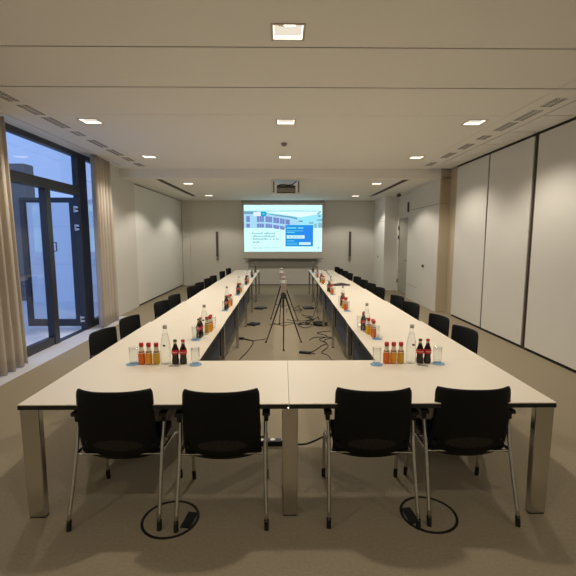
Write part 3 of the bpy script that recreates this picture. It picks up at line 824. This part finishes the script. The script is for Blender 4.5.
# blue panel with its lines and white fields
patch('info_panel', (38, 160, 244), [(.53, .425, .885, .885)], 1.0)
patch('info_panel_shade', (52, 150, 255), [(.72, .46, .885, .80)], 1.0)
patch('info_lines', (140, 240, 252), [(.545, .475, .67, .50), (.69, .475, .76, .50), (.545, .545, .76, .555), (.545, .575, .65, .592), (.545, .76, .64, .772), (.545, .81, .68, .818), (.545, .84, .68, .848)], 1.0)
patch('input_fields', (214, 252, 255), [(.545, .645, .775, .715), (.705, .795, .855, .85)], 1.1)
patch('input_text', (110, 190, 226), [(.575, .675, .60, .69), (.62, .675, .655, .69), (.67, .672, .685, .69), (.71, .678, .745, .688)], 1.0)
patch('corner_mark', (110, 190, 206), [(.945, .905, .965, .93)], 1.0)

struct(bobj('trim_7', M['grey_strip'], None, (-1.25, 1.28, 15.06, 15.10, 0.66, 1.10)))  # grey strip on the far wall below the screen
for x, l in ((-2.40, 'left'), (2.45, 'right')):
    t = thing('wall_loudspeaker', 'slim dark vertical loudspeaker on the far wall, %s of the screen' % l, 'loudspeaker', (x, WALL_Y-0.05, 0), 0, 'slim wall loudspeakers')
    bobj('column', M['darkgrey'], t, (-0.04, 0.04, -0.03, 0.035, 1.07, 1.96), bevel=0.006)
    bobj('grille', M['brown_profile'], t, (-0.032, 0.032, -0.036, -0.030, 1.10, 1.93))
    bobj('base_cover', M['grey_plastic'], t, (-0.038, 0.038, -0.015, 0.045, 0.92, 1.065), bevel=0.004)
pj = thing('projector', 'ceiling projector in a white lift frame in the far ceiling centre', 'projector', (0.075, 9.95, 0))
bobj('casing', M['darkgrey'], pj, (-0.22, 0.22, -0.18, 0.22, 2.785, 2.95), bevel=0.02, segs=3)
bobj('front_panel', M['grey_plastic'], pj, (-0.215, 0.215, -0.19, -0.178, 2.79, 2.885), bevel=0.004)
bm = nb(); tube(bm, [(-0.2, -0.14, 2.945), (-0.1, -0.17, 2.965), (0.05, -0.16, 2.958), (0.15, -0.17, 2.97), (0.24, -0.1, 3.05)], 0.012, 8, smooth=5)
obj('cable', bm, M['black'], pj, smooth=True)
lft = bobj('lift_tray', M['white_plastic'], pj, (-0.34, 0.34, -0.24, 0.26, 2.735, 2.765), bevel=0.004)
for x, y in ((-.33, -.23), (.33, -.23), (-.33, .25), (.33, .25)):
    bobj('lift_rod', M['white_plastic'], pj, (x-.012, x+.012, y-.012, y+.012, 2.765, 3.07))
for x in (-0.285, 0.285):
    bobj('bracket', M['darkgrey'], pj, (x-.012, x+.012, -.245, -.225, 2.80, 3.03), (x-.022, x+.012, -.245, -.225, 2.79, 2.81))
bobj('mounting_plate', M['white_plastic'], pj, (-0.36, 0.36, -0.26, 0.28, 3.055, 3.07))

# small wall fittings on the right block
t = thing('wall_switch', 'small dark double switch on the right service block', 'switch', (BX, 10.45, 1.02), 0)
bobj('plate', M['white_plastic'], t, (-0.008, 0, -0.09, 0.09, -0.045, 0.045), bevel=0.002)
bobj('rocker', M['darkgrey'], t, (-0.014, -0.008, -0.075, -0.01, -0.035, 0.035)); bobj('rocker', M['darkgrey'], t, (-0.014, -0.008, 0.01, 0.075, -0.035, 0.035))
t = thing('wall_switch', 'single small switch low on the far right pillar beside the far wall', 'switch', (3.32, 14.3, 1.08), 0)
bobj('plate', M['white_plastic'], t, (-0.008, 0, -0.045, 0.045, -0.045, 0.045), bevel=0.002)
bobj('rocker', M['darkgrey'], t, (-0.013, -0.008, -0.03, 0.03, -0.03, 0.03))
t = thing('wall_sensor', 'small dark box fixed high on the edge of the right service block, before the door', 'sensor', (BX, 11.80, 2.60), 0)
bobj('housing', M['darkgrey'], t, (-0.045, 0, -0.03, 0.03, -0.13, 0.13), bevel=0.004)
bobj('bracket', M['grey_plastic'], t, (-0.012, 0.002, -0.04, 0.04, -0.15, 0.15))
t = thing('ceiling_camera', 'small dark device under the lower ceiling at the door recess', 'sensor', (3.50, 12.6, FAR_Z), 0)
bobj('mount', M['grey_plastic'], t, (-0.03, 0.03, -0.03, 0.03, -0.03, 0)); bobj('housing', M['darkgrey'], t, (-0.05, 0.05, -0.08, 0.08, -0.10, -0.03), bevel=0.015)

# ------------------------------------------------------------------ floor boxes and cables
def floor_box(x, y, notch_a, label):
    t = thing('floor_outlet', label, 'floor outlet', (x, y, 0), 0, 'round floor outlets')
    bm = nb(); seg = 48
    for (ri, ro, z) in ((0.160, 0.176, 0.004),):
        lo = [[bm.verts.new((r*math.cos(2*PI*k/seg), r*math.sin(2*PI*k/seg), zz)) for k in range(seg)] for r, zz in ((ri, 0.0005), (ri, z), (ro, z), (ro, 0.0005))]
        for a, b in zip(lo, lo[1:]):
            for k in range(seg): bm.faces.new((a[k], a[(k+1) % seg], b[(k+1) % seg], b[k]))
    obj('ring', bm, M['black'], t)
    bm = nb(); lathe(bm, [(0.159, 0.0005), (0.159, 0.002)], 48); obj('lid', bm, M['carpet'], t)
    bm = nb(); a = notch_a
    box(bm, 0.090, 0.152, -0.07, 0.07, 0.002, 0.008)
    bmesh.ops.rotate(bm, verts=bm.verts[:], cent=(0, 0, 0), matrix=Matrix.Rotation(a, 3, 'Z'))
    obj('cable_flap', bm, M['rubber'], t)
floor_box(-0.70, 2.36, math.radians(-8), 'round floor outlet with black ring under the chairs left of centre')
floor_box(0.915, 2.385, math.radians(188), 'round floor outlet with black ring under the chairs right of centre')
def cable(pts, r, label, n=6, m='rubber'):
    bm = nb(); tube(bm, [(a, b, c + r) for a, b, c in pts], r, 6, smooth=n)
    return tag(obj('cable', bm, M[m], None, smooth=True), label, 'cable', None)
ps = thing('power_strip', 'black power strip with pale sockets on the floor, left of the middle table leg', 'power strip', (-0.13, 3.27, 0), 0.02)
bobj('body', M['black'], ps, (-0.22, 0.22, -0.03, 0.03, 0, 0.045), bevel=0.004)
for k in range(4):
    bm = nb(); lathe(bm, [(0.021, 0.045), (0.021, 0.05)], 14, (-0.15+0.095*k, 0, 0)); obj('socket', bm, M['white_plastic'], ps)
cable([(0.10, 3.27, 0), (0.2, 3.28, 0), (0.35, 3.4, 0), (0.6, 3.62, 0), (0.74, 4.2, 0)], 0.006, 'thin cable running on the floor under the front right table')
cable([(0.34, 5.98, 0), (0.48, 6.15, 0), (0.62, 6.45, 0), (0.72, 6.6, 0), (0.62, 6.85, 0), (0.78, 7.1, 0), (0.62, 7.35, 0), (0.9, 7.5, 0)], 0.006, 'black cable winding from the small adapter to the right table row')
cable([(0.71, 5.5, 0), (0.66, 5.9, 0), (0.58, 6.05, 0), (0.72, 6.4, 0), (0.70, 6.8, 0), (0.85, 7.0, 0), (0.55, 7.0, 0), (0.45, 6.8, 0)], 0.006, 'black cable looping on the floor beside the near right table leg')
bm = nb()
for j in range(4):
    pts = [(0.13*math.cos(a)*(1+0.05*j), 0.13*math.sin(a)*(1+.04*j), 0.007 + 0.012*j) for a in [2*PI*k/22 for k in range(23)]]
    tube(bm, pts, 0.006, 6)
o = obj('coiled_cable', bm, M['rubber'], None, smooth=True); o.location = (0.74, 8.05, 0.001)
tag(o, 'black cable coiled flat on the floor beside the right table row', 'cable')
rnd = random.Random(4)
for q in range(4):
    pts = []
    x, y = 0.66 - 0.10*q, 8.5 + 0.25*q
    for k in range(13):
        pts.append((min(0.76, max(0.08, x)), y, 0.012 + 0.008*q)); x += rnd.uniform(-0.22, 0.20); y += rnd.uniform(-0.30, 0.34)
    cable(pts, 0.006, ['black cable in the tangle behind the coil, next to the right table legs', 'black cable in the tangle behind the coil, spreading toward the middle aisle',
                       'black cable in the tangle behind the coil, reaching toward the farther tripod', 'black cable in the tangle behind the coil, farthest from the viewer'][q])
cable([(0.76, 9.2, 0.68), (0.70, 9.3, 0.45), (0.74, 9.1, 0.2), (0.66, 8.9, 0.0)], 0.006, 'black cable hanging down from the right tabletop to the tangle')
cable([(-0.28, 8.06, 0), (-0.1, 8.15, 0), (0.1, 8.3, 0), (0.35, 8.12, 0), (0.52, 8.08, 0)], 0.005, 'thin black cable crossing the aisle from the farther tripod to the coil')
def blob(x, y, label, w=0.07, d=0.05, h=0.035, name='power_adapter'):
    t = thing(name, label, 'power adapter', (x, y, 0), rnd.uniform(-.5, .5))
    bobj('body', M['black'], t, (-w, w, -d, d, 0, h), bevel=0.01, segs=3)
    bm = nb(); tube(bm, [(w, 0, 0.015), (w+.03, 0, 0.012), (w+.06, 0.01, 0.006)], 0.006, 6); obj('cord_stub', bm, M['rubber'], t)
blob(0.33, 6.02, 'small black power adapter on the floor in front of the nearer tripod, at its right', 0.09, 0.03)
blob(0.70, 5.35, 'black plug block on the floor by the nearest right table leg', 0.04, 0.05, 0.09)
blob(-0.60, 8.10, 'flat black power block on the floor beside the left table row, nearer one', 0.10, 0.12, 0.03)
blob(-0.56, 10.0, 'flat black power block on the floor beside the left table row, farther one', 0.12, 0.14, 0.03)
blob(0.62, 10.0, 'flat black power block on the floor beside the right table row', 0.12, 0.14, 0.03)
cable([(-0.66, 6.85, 0.004), (-0.5, 6.8, 0), (-0.3, 6.9, 0), (-0.26, 7.0, 0)], 0.006, 'short black cable branching toward the aisle from the left table legs')
cable([(-0.66, 6.9, 0.004), (-0.5, 6.7, 0), (-0.55, 6.1, 0), (-0.62, 5.7, 0), (-0.60, 5.3, 0), (-0.66, 5.0, 0)], 0.007, 'black cable running forward on the floor along the left table row')
blob(-0.72, 6.9, 'small black plug on the floor at the left table leg', 0.05, 0.03)
